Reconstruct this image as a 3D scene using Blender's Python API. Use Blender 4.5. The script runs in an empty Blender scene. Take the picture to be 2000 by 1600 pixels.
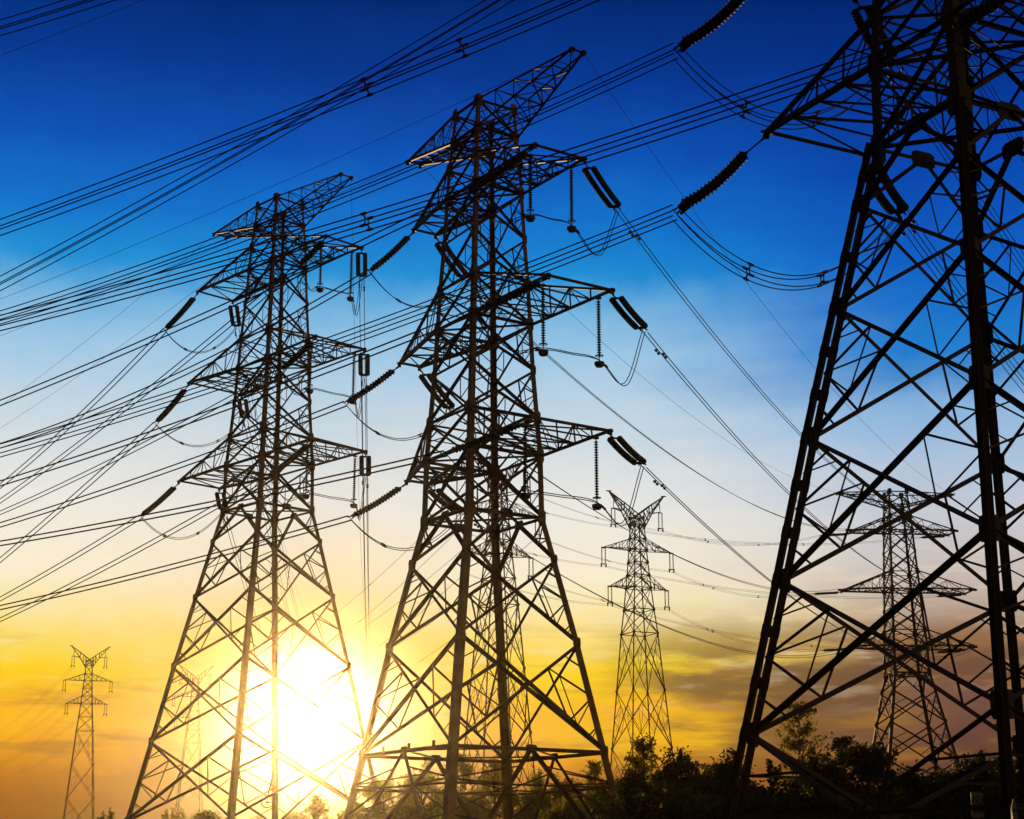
import bpy, math, random
from mathutils import Vector, Matrix
R = math.radians
random.seed(7)
S = 1.6                      # metres per survey unit
EYE = 1.6                    # camera height above the field
scene = bpy.context.scene
col = scene.collection

# ------------------------------------------------------------------ camera
cam_d = bpy.data.cameras.new('camera')
cam = bpy.data.objects.new('camera', cam_d)
col.objects.link(cam)
cam.location = (0, 0, EYE)
cam.rotation_euler = (R(90) + 0.274013, 0, 0)
cam_d.sensor_width = 36
cam_d.lens = 3193.17 / 2000 * 36
cam_d.clip_start = 0.1
cam_d.clip_end = 6000
scene.camera = cam

# ------------------------------------------------------------------ light
HAZE_DENSITY = .000078
SUN_AZ, SUN_EL = R(-7.0), R(5.0)
SUN_DIR = Vector((math.sin(SUN_AZ) * math.cos(SUN_EL), math.cos(SUN_AZ) * math.cos(SUN_EL), math.sin(SUN_EL)))
sun_d = bpy.data.lights.new('sun', 'SUN')
sun = bpy.data.objects.new('sun', sun_d)
col.objects.link(sun)
sun_d.energy = 5.0
sun_d.angle = R(0.5)
sun_d.color = (1.0, 0.64, 0.24)
sun.rotation_euler = SUN_DIR.to_track_quat('Z', 'Y').to_euler()
sun.location = (0, 0, 80)

scene.view_settings.view_transform = 'Standard'
scene.view_settings.look = 'None'
scene.view_settings.exposure = 0
scene.view_settings.gamma = 1
scene.render.film_transparent = False
scene.cycles.volume_bounces = 0
scene.cycles.max_bounces = 4
scene.cycles.diffuse_bounces = 2
scene.cycles.transmission_bounces = 2


def lin(c):
    return tuple(((v / 255) / 12.92 if v <= 10.3 else (((v / 255) + .055) / 1.055) ** 2.4) for v in c) + (1,)


# ------------------------------------------------------------------ sky (world)
world = bpy.data.worlds.new('World')
scene.world = world
world.use_nodes = True
nt = world.node_tree
for n in list(nt.nodes):
    nt.nodes.remove(n)
NN, LK = nt.nodes.new, nt.links.new


def M(op, a, b=None, c=None, clamp=False):
    n = NN('ShaderNodeMath'); n.operation = op; n.use_clamp = clamp
    for i, v in enumerate((a, b, c)):
        if v is None: continue
        if isinstance(v, (int, float)): n.inputs[i].default_value = v
        else: LK(v, n.inputs[i])
    return n.outputs[0]


def smooth(x, a, b):
    n = NN('ShaderNodeMapRange'); n.interpolation_type = 'SMOOTHSTEP'
    LK(x, n.inputs[0]); n.inputs[1].default_value = a; n.inputs[2].default_value = b
    return n.outputs[0]


def mixc(f, a, b):
    n = NN('ShaderNodeMix'); n.data_type = 'RGBA'; n.clamp_factor = True
    if isinstance(f, (int, float)): n.inputs[0].default_value = f
    else: LK(f, n.inputs[0])
    for i, v in ((6, a), (7, b)):
        if isinstance(v, tuple): n.inputs[i].default_value = v
        else: LK(v, n.inputs[i])
    return n.outputs[2]


def ramp(x, stops):
    n = NN('ShaderNodeValToRGB'); cr = n.color_ramp
    cr.interpolation = 'LINEAR'
    while len(cr.elements) > 1: cr.elements.remove(cr.elements[-1])
    for i, (p, c) in enumerate(stops):
        e = cr.elements[0] if i == 0 else cr.elements.new(p)
        e.position = p; e.color = lin(c)
    LK(x, n.inputs[0])
    return n.outputs[0]


tc = NN('ShaderNodeTexCoord')
sep = NN('ShaderNodeSeparateXYZ'); LK(tc.outputs['Generated'], sep.inputs[0])
el = M('MULTIPLY', M('ARCSINE', sep.outputs[2]), 57.29578)          # elevation, degrees
az = M('MULTIPLY', M('ARCTAN2', sep.outputs[0], sep.outputs[1]), 57.29578)   # azimuth, degrees


def noise(sx, sy, detail, rough, off=0.0):
    cb = NN('ShaderNodeCombineXYZ')
    LK(M('MULTIPLY', az, sx), cb.inputs[0]); LK(M('MULTIPLY', el, sy), cb.inputs[1]); cb.inputs[2].default_value = off
    n = NN('ShaderNodeTexNoise'); n.inputs['Scale'].default_value = 1; n.inputs['Detail'].default_value = detail
    n.inputs['Roughness'].default_value = rough
    LK(cb.outputs[0], n.inputs['Vector'])
    return n.outputs[0]


n_big = noise(.16, .7, 5, .55)
n_streak = noise(.17, 1.15, 6, .58, 5.0)
n_haze = noise(.35, .5, 4, .6, 9.0)
# gentle wobble of the colour bands
elw = M('ADD', el, M('MULTIPLY', M('SUBTRACT', n_haze, .5), 1.6))
posL = M('DIVIDE', elw, 32, clamp=True)
posR = M('DIVIDE', elw, 32, clamp=True)
SKY_L = [(0, (120, 66, 18)), (2.2, (156, 90, 14)), (3.1, (186, 112, 10)), (3.9, (240, 160, 2)), (4.6, (255, 186, 4)), (5.3, (252, 184, 4)), (5.9, (255, 202, 2)),
         (6.6, (255, 214, 14)), (7.5, (255, 224, 104)), (8.4, (255, 234, 166)), (9.8, (252, 240, 212)), (12.1, (238, 236, 228)), (13.9, (216, 224, 228)),
         (15.7, (190, 213, 229)), (17.5, (158, 200, 230)), (19.1, (116, 180, 224)), (19.8, (80, 162, 218)), (20.3, (30, 144, 214)), (21.0, (20, 132, 210)),
         (22.2, (14, 114, 204)), (24.6, (9, 82, 181)), (27.2, (4, 56, 146)), (29.8, (1, 40, 112))]
SKY_R = [(0, (60, 30, 24)), (1.7, (78, 42, 30)), (3.6, (96, 60, 50)), (5.4, (112, 78, 66)), (6.4, (122, 90, 78)), (7.4, (166, 132, 104)),
         (8.4, (190, 166, 146)), (9.8, (203, 190, 184)), (11.6, (198, 202, 212)), (13.4, (174, 196, 220)), (15.2, (136, 180, 222)),
         (16.4, (76, 140, 206)), (17.3, (30, 126, 206)), (20.2, (14, 96, 196)), (23.4, (8, 70, 172)), (26.5, (4, 50, 140)), (29.8, (1, 34, 104))]
cL = ramp(posL, [(e / 32, c) for e, c in SKY_L])
cR = ramp(posR, [(e / 32, c) for e, c in SKY_R])
sky = mixc(smooth(M('ADD', az, M('MULTIPLY', M('SUBTRACT', n_big, .5), 6)), 2.5, 15), cL, cR)
# brown cloud bank low on the right
bank = M('MULTIPLY', M('MULTIPLY', smooth(n_big, .38, .54), smooth(az, 1.5, 6.5)),
         M('MULTIPLY', smooth(el, 2.5, 4.6), M('SUBTRACT', 1, smooth(el, 6.3, 9.2))))
sky = mixc(M('MULTIPLY', bank, .85), sky, lin((108, 76, 54)))
# bright yellow slot under the bank
slot = M('MULTIPLY', M('MULTIPLY', smooth(el, 3.2, 4.2), M('SUBTRACT', 1, smooth(el, 4.9, 5.7))),
         M('MULTIPLY', smooth(az, -1, 3), M('SUBTRACT', 1, smooth(az, 6.4, 9.4))))
sky = mixc(M('MULTIPLY', slot, M('MULTIPLY', smooth(n_streak, .34, .56), .92)), sky, lin((246, 186, 18)))
# dark streaks low on the left, thin bright veils above
st = M('MULTIPLY', smooth(n_streak, .50, .68), M('MULTIPLY', smooth(el, 1.5, 3.5), M('SUBTRACT', 1, smooth(el, 5.6, 9.5))))
sky = mixc(M('MULTIPLY', st, .65), sky, lin((168, 112, 42)))
vl = M('MULTIPLY', smooth(noise(.3, 1.6, 6, .6, 21.0), .52, .70), M('MULTIPLY', smooth(el, 4.5, 7), M('SUBTRACT', 1, smooth(el, 9.0, 12.5))))
sky = mixc(M('MULTIPLY', vl, .35), sky, lin((252, 232, 196)))
# aureole of the sun just above the horizon
dv = NN('ShaderNodeVectorMath'); dv.operation = 'DOT_PRODUCT'; LK(tc.outputs['Generated'], dv.inputs[0]); dv.inputs[1].default_value = SUN_DIR
ang = M('MULTIPLY', M('ARCCOSINE', M('MINIMUM', dv.outputs['Value'], .999999)), 57.29578)
g1 = M('POWER', 2.71828, M('MULTIPLY', M('MULTIPLY', ang, ang), -1 / (2 * 1.3 ** 2)))
g2 = M('POWER', 2.71828, M('MULTIPLY', M('MULTIPLY', ang, ang), -1 / (2 * 3.2 ** 2)))
# the lit haze below adds its own light in front of the sky, so the sky behind it is that much dimmer
G_ = .98
ph = M('DIVIDE', (1 - G_ * G_) / 12.566, M('POWER', M('SUBTRACT', 1 + G_ * G_, M('MULTIPLY', M('COSINE', M('MULTIPLY', ang, .0174533)), 2 * G_)), 1.5))
ln = M('MINIMUM', 565, M('DIVIDE', 54, M('MAXIMUM', sep.outputs[2], .01)))
am = M('MULTIPLY', M('MULTIPLY', ph, ln), 5.0 * HAZE_DENSITY * .80)
mxv = NN('ShaderNodeVectorMath'); mxv.operation = 'SCALE'; LK(sky, mxv.inputs[0])
LK(M('POWER', 2.71828, M('MULTIPLY', am, -1.15)), mxv.inputs['Scale'])
sky_air = mxv.outputs[0]
glow = NN('ShaderNodeVectorMath'); glow.operation = 'SCALE'; glow.inputs[0].default_value = (1.0, .93, .80); LK(M('MULTIPLY', g1, .2), glow.inputs['Scale'])
glow2 = NN('ShaderNodeVectorMath'); glow2.operation = 'SCALE'; glow2.inputs[0].default_value = (.55, .52, .42); LK(M('MULTIPLY', g2, .2), glow2.inputs['Scale'])
addn = NN('ShaderNodeVectorMath'); addn.operation = 'ADD'; LK(glow.outputs[0], addn.inputs[0]); LK(glow2.outputs[0], addn.inputs[1])
tot = NN('ShaderNodeVectorMath'); tot.operation = 'ADD'; LK(sky_air, tot.inputs[0]); LK(addn.outputs[0], tot.inputs[1])
# the dome away from the sunset is dusk-dark
away = M('MULTIPLY', smooth(M('ABSOLUTE', az), 24, 80), 1.0)
dusk = ramp(M('DIVIDE', el, 60, clamp=True), [(0, (88, 56, 42)), (.25, (46, 34, 36)), (1, (8, 12, 26))])
fin = mixc(away, tot.outputs[0], dusk)
fin = mixc(smooth(el, 32, 60), fin, lin((3, 12, 36)))
fin = mixc(M('SUBTRACT', 1, smooth(el, -4, 0)), fin, lin((18, 10, 8)))
# added warm light patch in the unseen sky, right and behind, lighting right-facing steel
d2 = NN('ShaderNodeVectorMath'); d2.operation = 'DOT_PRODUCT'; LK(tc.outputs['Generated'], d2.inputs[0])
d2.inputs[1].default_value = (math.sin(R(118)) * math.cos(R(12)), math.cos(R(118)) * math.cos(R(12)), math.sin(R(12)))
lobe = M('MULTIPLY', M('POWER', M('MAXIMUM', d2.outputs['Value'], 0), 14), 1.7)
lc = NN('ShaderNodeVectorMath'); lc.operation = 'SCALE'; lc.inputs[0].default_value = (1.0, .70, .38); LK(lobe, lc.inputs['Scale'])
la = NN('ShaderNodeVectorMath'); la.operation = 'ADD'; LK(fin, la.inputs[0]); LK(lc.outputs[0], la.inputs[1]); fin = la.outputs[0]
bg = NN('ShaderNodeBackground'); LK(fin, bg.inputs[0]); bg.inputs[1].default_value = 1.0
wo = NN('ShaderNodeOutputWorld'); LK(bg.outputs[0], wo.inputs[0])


# ------------------------------------------------------------------ materials
def mat(name, c1, c2, rough=.6, metal=0.0, scale=2.0, bump=0.0, lo=.35, hi=.65, spec=.22):
    m = bpy.data.materials.new(name); m.use_nodes = True
    t = m.node_tree; b = t.nodes['Principled BSDF']
    tx = t.nodes.new('ShaderNodeTexCoord')
    no = t.nodes.new('ShaderNodeTexNoise'); no.inputs['Scale'].default_value = scale; no.inputs['Detail'].default_value = 6
    t.links.new(tx.outputs['Object'], no.inputs['Vector'])
    rp = t.nodes.new('ShaderNodeValToRGB'); rp.color_ramp.elements[0].color = (*c1, 1); rp.color_ramp.elements[1].color = (*c2, 1)
    rp.color_ramp.elements[0].position = lo; rp.color_ramp.elements[1].position = hi
    t.links.new(no.outputs[0], rp.inputs[0]); t.links.new(rp.outputs[0], b.inputs['Base Color'])
    b.inputs['Roughness'].default_value = rough; b.inputs['Specular IOR Level'].default_value = spec; b.inputs['Metallic'].default_value = metal
    if bump:
        bp = t.nodes.new('ShaderNodeBump'); bp.inputs['Strength'].default_value = bump
        t.links.new(no.outputs[0], bp.inputs['Height']); t.links.new(bp.outputs[0], b.inputs['Normal'])
    return m


def leaf_mat(name, c1, c2, trans):
    m = mat(name, c1, c2, .65, 0, 1.3)
    t = m.node_tree; b = t.nodes['Principled BSDF']; out = t.nodes['Material Output']
    rp = [n for n in t.nodes if n.type == 'VALTORGB'][0]
    tr = t.nodes.new('ShaderNodeBsdfTranslucent'); tr.inputs[0].default_value = (*trans, 1)
    mx = t.nodes.new('ShaderNodeMixShader'); mx.inputs[0].default_value = .5
    t.links.new(b.outputs[0], mx.inputs[1]); t.links.new(tr.outputs[0], mx.inputs[2]); t.links.new(mx.outputs[0], out.inputs[0])
    return m


STEEL = mat('galvanised_steel', (.070, .026, .008), (.13, .060, .022), .65, .0, 1.2)
STEEL_DARK = mat('silhouette_steel', (.014, .005, .003), (.03, .012, .006), .7, .0, 1.2)  # same steel with shade put into its colour, for the silhouetted towers
STEEL_OLD = mat('weathered_steel', (.036, .010, .003), (.068, .021, .007), .7, .0, 1.2)
PORC = mat('brown_glazed_porcelain', (.016, .006, .004), (.03, .012, .008), .75, 0, 6)
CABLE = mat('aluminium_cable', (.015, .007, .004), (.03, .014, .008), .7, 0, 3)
BARK = mat('bark', (.03, .02, .014), (.07, .05, .035), .9, 0, 5, .4)
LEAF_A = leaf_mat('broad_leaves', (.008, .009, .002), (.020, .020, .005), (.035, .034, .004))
LEAF_B = leaf_mat('poplar_and_sunlit_leaves', (.014, .017, .004), (.042, .042, .008), (.30, .24, .015))  # poplar leaves, also the brightened copy for every tree near the sun
GRASS = mat('field_grass', (.02, .03, .01), (.07, .075, .03), .95, 0, .35, .3)
CONC = mat('concrete', (.16, .15, .13), (.28, .26, .23), .9, 0, 3, .2)
PALE = mat('white_paint', (.08, .065, .055), (.13, .11, .095), .6, 0, 4)
INK = mat('dark_paint', (.02, .015, .015), (.04, .03, .03), .6, 0, 4)


# ------------------------------------------------------------------ mesh helpers
class MB:
    def __init__(s): s.v = []; s.f = []

    def poly(s, pts, faces):
        o = len(s.v); s.v += [tuple(p) for p in pts]; s.f += [tuple(i + o for i in f) for f in faces]

    def prism(s, p, q, sec, u, v):
        n = len(sec)
        pts = [p + u * a + v * b for a, b in sec] + [q + u * a + v * b for a, b in sec]
        s.poly(pts, [(i, (i + 1) % n, n + (i + 1) % n, n + i) for i in range(n)] + [tuple(range(n))[::-1], tuple(range(n, 2 * n))])

    def angle(s, p, q, w, ref=None, t=None):       # an L-section steel angle
        a = q - p
        if a.length < 1e-4: return
        a.normalize()
        ref = ref or Vector((0, 0, 1))
        u = ref - a * ref.dot(a)
        if u.length < 1e-3: u = Vector((1, 0, 0)) - a * a.x
        u.normalize(); v = a.cross(u); t = t or w * .16; c = w * .3
        s.prism(p, q, [(x - c, y - c) for x, y in ((0, 0), (w, 0), (w, t), (t, t), (t, w), (0, w))], u, v)

    def bar(s, p, q, w, h=None, ref=None):
        a = q - p
        if a.length < 1e-4: return
        a.normalize(); ref = ref or Vector((0, 0, 1))
        u = ref - a * ref.dot(a)
        if u.length < 1e-3: u = Vector((1, 0, 0)) - a * a.x
        u.normalize(); v = a.cross(u); h = h or w
        s.prism(p, q, [(-w / 2, -h / 2), (w / 2, -h / 2), (w / 2, h / 2), (-w / 2, h / 2)], u, v)

    def tube(s, pts, r, n=6, taper=None):
        rings = []
        for i, p in enumerate(pts):
            a = (pts[min(i + 1, len(pts) - 1)] - pts[max(i - 1, 0)]).normalized()
            u = Vector((0, 0, 1)) - a * a.z
            if u.length < 1e-3: u = Vector((1, 0, 0))
            u.normalize(); v = a.cross(u)
            rr = r if taper is None else r + (taper - r) * i / (len(pts) - 1)
            rings.append([p + u * math.cos(2 * math.pi * k / n) * rr + v * math.sin(2 * math.pi * k / n) * rr for k in range(n)])
        o = len(s.v)
        for g in rings: s.v += [tuple(x) for x in g]
        for i in range(len(rings) - 1):
            for k in range(n):
                s.f.append((o + i * n + k, o + i * n + (k + 1) % n, o + (i + 1) * n + (k + 1) % n, o + (i + 1) * n + k))
        s.f.append(tuple(o + k for k in range(n))[::-1]); s.f.append(tuple(o + (len(rings) - 1) * n + k for k in range(n)))

    def lathe(s, p, q, prof, n=8):                  # prof: (0..1 along, radius)
        a = (q - p); u = Vector((0, 0, 1)) - a.normalized() * a.normalized().z
        if u.length < 1e-3: u = Vector((1, 0, 0))
        u.normalize(); v = a.normalized().cross(u); o = len(s.v)
        for t, r in prof:
            c = p + a * t
            s.v += [tuple(c + u * math.cos(2 * math.pi * k / n) * r + v * math.sin(2 * math.pi * k / n) * r) for k in range(n)]
        for i in range(len(prof) - 1):
            for k in range(n):
                s.f.append((o + i * n + k, o + i * n + (k + 1) % n, o + (i + 1) * n + (k + 1) % n, o + (i + 1) * n + k))
        s.f.append(tuple(o + k for k in range(n))[::-1]); s.f.append(tuple(o + (len(prof) - 1) * n + k for k in range(n)))

    def ring(s, c, R_, r, n=14):
        pts = [c + Vector((math.cos(2 * math.pi * k / n) * R_, math.sin(2 * math.pi * k / n) * R_, 0)) for k in range(n + 1)]
        s.tube(pts, r, 5)

    def plate(s, c, u, v, su, sv, t):
        u = u.normalized(); v = v - u * v.dot(u); v.normalize(); w = u.cross(v); k = .32
        sec = [(-su, -sv * (1 - k)), (-su * (1 - k), -sv), (su * (1 - k), -sv), (su, -sv * (1 - k)), (su, sv * (1 - k)), (su * (1 - k), sv), (-su * (1 - k), sv), (-su, sv * (1 - k))]
        s.prism(c - w * t / 2, c + w * t / 2, sec, u, v)

    def build(s, name, m, parent=None, loc=None):
        me = bpy.data.meshes.new(name)
        if loc is not None:
            s.v = [(x - loc[0], y - loc[1], z - loc[2]) for x, y, z in s.v]
        me.from_pydata(s.v, [], s.f); me.update(); me.materials.append(m)
        o = bpy.data.objects.new(name, me); col.objects.link(o)
        if loc is not None: o.location = loc
        if parent: o.parent = parent
        return o


def tag(o, label=None, cat=None, group=None, kind=None):
    if label: o['label'] = label
    if cat: o['category'] = cat
    if group: o['group'] = group
    if kind: o['kind'] = kind
    return o


def empty(name, loc, rz=0):
    o = bpy.data.objects.new(name, None); o.empty_display_size = .5
    col.objects.link(o); o.location = loc; o.rotation_euler = (0, 0, rz)
    return o


# ------------------------------------------------------------------ big lattice towers
# levels in survey units: name -> (height, half width)
LV = {'l0': (3.33, 2.689), 'l1': (6.561, 2.131), 'l2': (9.131, 1.644), 'l3': (10.462, 1.385), 'b3': (12.439, 1.354), 't3': (13.66, 1.282),
      'm3': (15.253, 1.19), 'b2': (16.786, 1.13), 't2': (18.116, 1.08), 'm2': (19.718, .994), 'b1': (21.333, .925), 't1': (22.394, .885),
      'eb': (23.355, .802), 'et': (24.365, .744), 'n1': (6.8, 2.08), 'n2': (3.95, 2.61), 'n3': (.92, 3.14), 'n4': (-2.25, 3.71)}
UP = ['l2', 'l3', 'b3', 't3', 'm3', 'b2', 't2', 'm2', 'b1', 't1', 'eb', 'et']
# arms: (reach, half width at the tip, tip height)
ARMS = {
    'T2': {'er': (5.32, .22, 24.3), 'el': (4.66, .26, 24.3), '1r': (4.31, .93, 21.3), '1l': (3.83, .45, 21.37), '2r': (5.31, 1.17, 16.7), '2l': (4.71, .40, 16.75), '3r': (4.74, 1.43, 12.5), '3l': (4.03, .43, 12.46)},
    'T1': {'er': (4.73, .28, 24.3), 'el': (4.70, .33, 24.3), '1r': (4.71, .96, 21.3), '1l': (4.81, .96, 21.33), '2r': (4.67, 1.27, 16.85), '2l': (4.40, 1.42, 16.79), '3r': (4.79, 1.37, 12.43), '3l': (5.32, 1.07, 12.5)},
    'T3': {'er': (4.9, .28, 24.3), 'el': (4.7, .33, 24.3), '1r': (5.0, 1.2, 21.33), '1l': (4.9, 1.4, 21.33), '2r': (5.0, 1.4, 16.79), '2l': (5.0, 1.4, 16.79), '3r': (5.0, 1.4, 12.44), '3l': (5.13, 1.514, 12.42)},
    'T4': {'er': (4.49, .25, 24.3), 'el': (4.53, .25, 24.3), '1r': (4.26, .9, 21.3), '1l': (3.65, .6, 21.3), '2r': (5.28, 1.1, 16.75), '2l': (4.47, .6, 16.75), '3r': (4.95, 1.2, 12.45), '3l': (4.0, .6, 12.45)}}
TOW = {'T2': (-.9167, 50.0, -.98558, 0.0), 'T1': (-10.3334, 67.6709, -.8076, 4.0859), 'T3': (9.8780, 32.7142, -1.10738, 4.9218), 'T4': (29.6743, 123.604, .0601, 3.6393)}
NAME = {'T2': 'middle tower', 'T1': 'left tower', 'T3': 'nearest tower', 'T4': 'distant tower'}
ARM_NAME = {'1': 'top', '2': 'middle', '3': 'lowest'}


def axes(t):
    yaw = TOW[t][2]
    return Vector((math.cos(yaw), math.sin(yaw), 0)), Vector((-math.sin(yaw), math.cos(yaw), 0))


def tipw(t, k, c):                                   # world position (metres) of an arm corner
    x, y, yaw, dz = TOW[t]; cu, nu = axes(t)
    u, v, z = ARMS[t][k + ('r' if c in 'AB' else 'l')]
    a = 1 if c in 'AB' else -1; b = -1 if c in 'Al' else 1
    p = Vector((x, y, 0)) + cu * a * u + nu * b * v
    return Vector((p.x * S, p.y * S, (z + dz) * S + EYE))


def redundants(mb, A, B, C, D, w, ref, n=2):
    """leg edge A(top)-B(bottom), opposite leg C(top)-D(bottom): X diagonals A-D and B-C, small struts by leg AB"""
    mb.angle(A, D, w, ref); mb.angle(B, C, w, ref)
    if n == 0: return
    for P, Q, U, V in ((A, B, D, C), (C, D, B, A)):
        q = P.lerp(Q, .5); d1 = P.lerp(U, .26); d2 = Q.lerp(V, .26)
        mb.angle(q, d1, w * .46, ref); mb.angle(q, d2, w * .46, ref)
        if n > 1:
            mb.angle(d1, d2, w * .42, ref)
            mb.angle(P.lerp(Q, .25), P.lerp(U, .13), w * .36, ref); mb.angle(P.lerp(Q, .75), Q.lerp(V, .13), w * .36, ref)
        if n > 2:
            mb.angle(P.lerp(Q, .25), d1, w * .34, ref); mb.angle(P.lerp(Q, .75), d2, w * .34, ref)
            h1 = d1.lerp(d2, .5); mb.angle(q, h1, w * .34, ref)


def big_tower(key, label, low, heavy=1.0, detail=3):
    x0, y0, yaw, dz = TOW[key]
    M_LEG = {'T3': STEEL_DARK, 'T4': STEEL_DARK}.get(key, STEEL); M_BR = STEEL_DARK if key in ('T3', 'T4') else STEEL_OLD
    root = empty('transmission_tower', (x0 * S, y0 * S, 0), yaw)
    tag(root, label, 'tower', 'large tension towers with three pairs of arms')
    cor = ((1, -1), (1, 1), (-1, 1), (-1, -1))       # F R M L
    Z0 = 0.0

    def zl(n): return (LV[n][0] + dz) * S + EYE
    seq = low + UP                                   # bottom to top
    z_, w_ = [zl(n) for n in seq], [LV[n][1] * S for n in seq]
    # feet on the ground
    slope = (w_[0] - w_[1]) / (z_[1] - z_[0])
    wf = w_[0] + slope * (z_[0] - .35)
    def P(i, c, n=None):
        a, b = cor[c % 4]
        if n == 'foot': return Vector((a * wf, b * wf, .35))
        return Vector((a * w_[i], b * w_[i], z_[i]))
    ix = {n: i for i, n in enumerate(seq)}
    top = len(seq) - 1
    # --- legs
    for c in range(4):
        a, b = cor[c]; rad = Vector((a, b, 0)).normalized()
        mb = MB()
        pts = [P(0, c, 'foot')] + [P(i, c) for i in range(len(seq))]
        for i in range(len(pts) - 1):
            f = 1 - (pts[i].z / zl('et')); w = (.17 + .23 * f) * heavy
            p, q = pts[i], pts[i + 1]
            if heavy > 1.2 and p.z < zl('l3') - .1:          # twin angles with batten plates
                g = .05
                for sg in (-1, 1):
                    off = rad * sg * (g + .125)
                    mb.bar(p + off, q + off, .25, .035, rad)
                    mb.bar(p + off - rad * sg * .1, q + off - rad * sg * .1, .035, .34, rad)
                n = max(2, int((q - p).length / 1.5))
                for k in range(n + 1):
                    m = p.lerp(q, k / n); d = (q - p).normalized()
                    mb.bar(m - d * .2, m + d * .2, .62, .05, rad)
            else:
                # flanges lie in the two faces, corner outwards
                u = Vector((-a, 0, 0)); v = Vector((0, -b, 0)); t = w * .14
                sec = [(0, 0), (w, 0), (w, t), (t, t), (t, w), (0, w)]
                if a * b < 0: sec = sec[::-1]
                mb.prism(p, q, sec, u, v)
            # step bolts on one leg
            if c in (0, 2) and detail > 1:
                n = int((q - p).length / .45)
                for k in range(n):
                    m = p.lerp(q, (k + .5) / n); dd = Vector((a if k % 2 else 0, b if not k % 2 else 0, 0))
                    mb.bar(m - dd * .02, m + dd * .17, .022)
        for i in range(len(seq)):                     # gusset plates bolted to the leg in both faces
            f = 1 - (z_[i] / zl('et')); sz = (.19 + .06 * f) * heavy
            if seq[i] in ('l3', 'b3', 'b2', 'b1', 't1', 't2', 't3', 'eb', 'et'): sz *= 1.45
            for dv, nv in ((Vector((-a, 0, 0)), Vector((0, b, 0))), (Vector((0, -b, 0)), Vector((a, 0, 0)))):
                mb.plate(P(i, c) + dv * sz * .5 + nv * .02, dv, Vector((0, 0, 1)), sz * .7, sz * 1.15, .025)
        mb.build('leg', M_LEG, root)
    # --- gussets and face bracing
    for fc in range(4):
        ca, cb = fc, (fc + 1) % 4
        a1, b1 = cor[ca]; a2, b2 = cor[cb]
        nrm = Vector((a1 + a2, b1 + b2, 0)).normalized(); hor = (P(top, cb) - P(top, ca)).normalized()
        mb = MB(); gp = mb
        inn = -nrm * .03
        def E(i, c, n=None): return P(i, c, n) + inn
        for i in range(len(seq) - 1):
            lo, hi = seq[i], seq[i + 1]
            f = 1 - (z_[i] / zl('et')); w = (.10 + .075 * f) * (heavy if heavy < 1.3 else .69 * heavy)
            A, B, C, D = E(i + 1, ca), E(i, ca), E(i + 1, cb), E(i, cb)
            n = detail
            if lo == 'l2':                            # K panel under the waist
                mid = A.lerp(C, .5)
                for Q, U in ((B, A), (D, C)):
                    mb.angle(Q, mid, w * 1.15, nrm)
                    d1 = Q.lerp(mid, .45); mb.angle(Q.lerp(U, .5), d1, w * .5, nrm); mb.angle(U, d1, w * .5, nrm)
                gp.plate(mid, hor, Vector((0, 0, 1)), .36 * heavy, .22 * heavy, .03)
            elif lo in ('b1', 'b2', 'b3', 'eb', 't1'):
                redundants(mb, A, B, C, D, w * .9, nrm, min(1, detail))
            else:
                redundants(mb, A, B, C, D, w, nrm, n)
            if hi in ('l3', 'b3', 't3', 'b2', 't2', 'b1', 't1', 'eb', 'et'):
                mb.angle(A, C, w * (1.1 if hi[0] != 't' else .8), nrm)
        # base panel: V from the lowest nodes to the ring and inverted V to the feet
        f0, f1 = E(0, ca, 'foot'), E(0, cb, 'foot')
        w = .17 * min(heavy, 1.1)
        if low[0] == 'l0':
            A, C = E(0, ca), E(0, cb); mid = A.lerp(C, .5)
            mb.angle(A, C, w, nrm)
            gp.plate(mid, hor, Vector((0, 0, 1)), .3, .18, .03)
            for Q, U in ((f0, A), (f1, C)):
                mb.angle(mid, Q, w, nrm)
                for k, (s1, s2) in enumerate(((.22, .25), (.45, .5), (.68, .75))):
                    mb.angle(U.lerp(Q, s1), mid.lerp(Q, s2), w * .45, nrm)
                    mb.angle(U.lerp(Q, s1), mid.lerp(Q, s2 - .25 if k else .12), w * .4, nrm)
            mb.angle(A.lerp(f0, .25), C.lerp(f1, .25), w * .5, nrm)
        else:
            A, C = E(0, ca), E(0, cb)
            zr = 3.2; kk = (z_[0] - zr) / (z_[0] - .35)
            ra, rb = A.lerp(f0, kk), C.lerp(f1, kk); mid = ra.lerp(rb, .5)
            mb.angle(A, mid, w * .8, nrm); mb.angle(C, mid, w * .8, nrm)
            mb.angle(ra, rb, w * .8, nrm)
            mb.angle(ra.lerp(A, .5), A.lerp(mid, .5), w * .45, nrm); mb.angle(rb.lerp(C, .5), C.lerp(mid, .5), w * .45, nrm)
            for Q in (f0, f1): mb.angle(mid, Q, w * .8, nrm)
            for Q, U in ((f0, ra), (f1, rb)): mb.angle(U.lerp(Q, .5), mid.lerp(Q, .5), w * .45, nrm)
        mb.build('face_bracing', M_BR, root)
    if low[0] == 'l0':                                # square plates bolted along the lowest ring
        for fr in (.30, .58, .84):
            q = P(0, 3).lerp(P(0, 0), fr) + Vector((0, -.12, .12)); mb = MB()
            mb.prism(q, q + Vector((0, .02, 0)), [(-.13, -.16), (.13, -.16), (.13, .16), (-.13, .16)], Vector((1, 0, 0)), Vector((0, 0, 1)))
            mb.build('marker_plate', M_LEG, root)
    # --- horizontal diaphragms
    for n in ('l3', 'b3', 'b2', 'b1', 'eb'):
        i = ix[n]; mb = MB()
        mb.angle(P(i, 0), P(i, 2), .09 * heavy); mb.angle(P(i, 1), P(i, 3), .09 * heavy)
        mb.build('diaphragm', M_BR, root)
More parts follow.
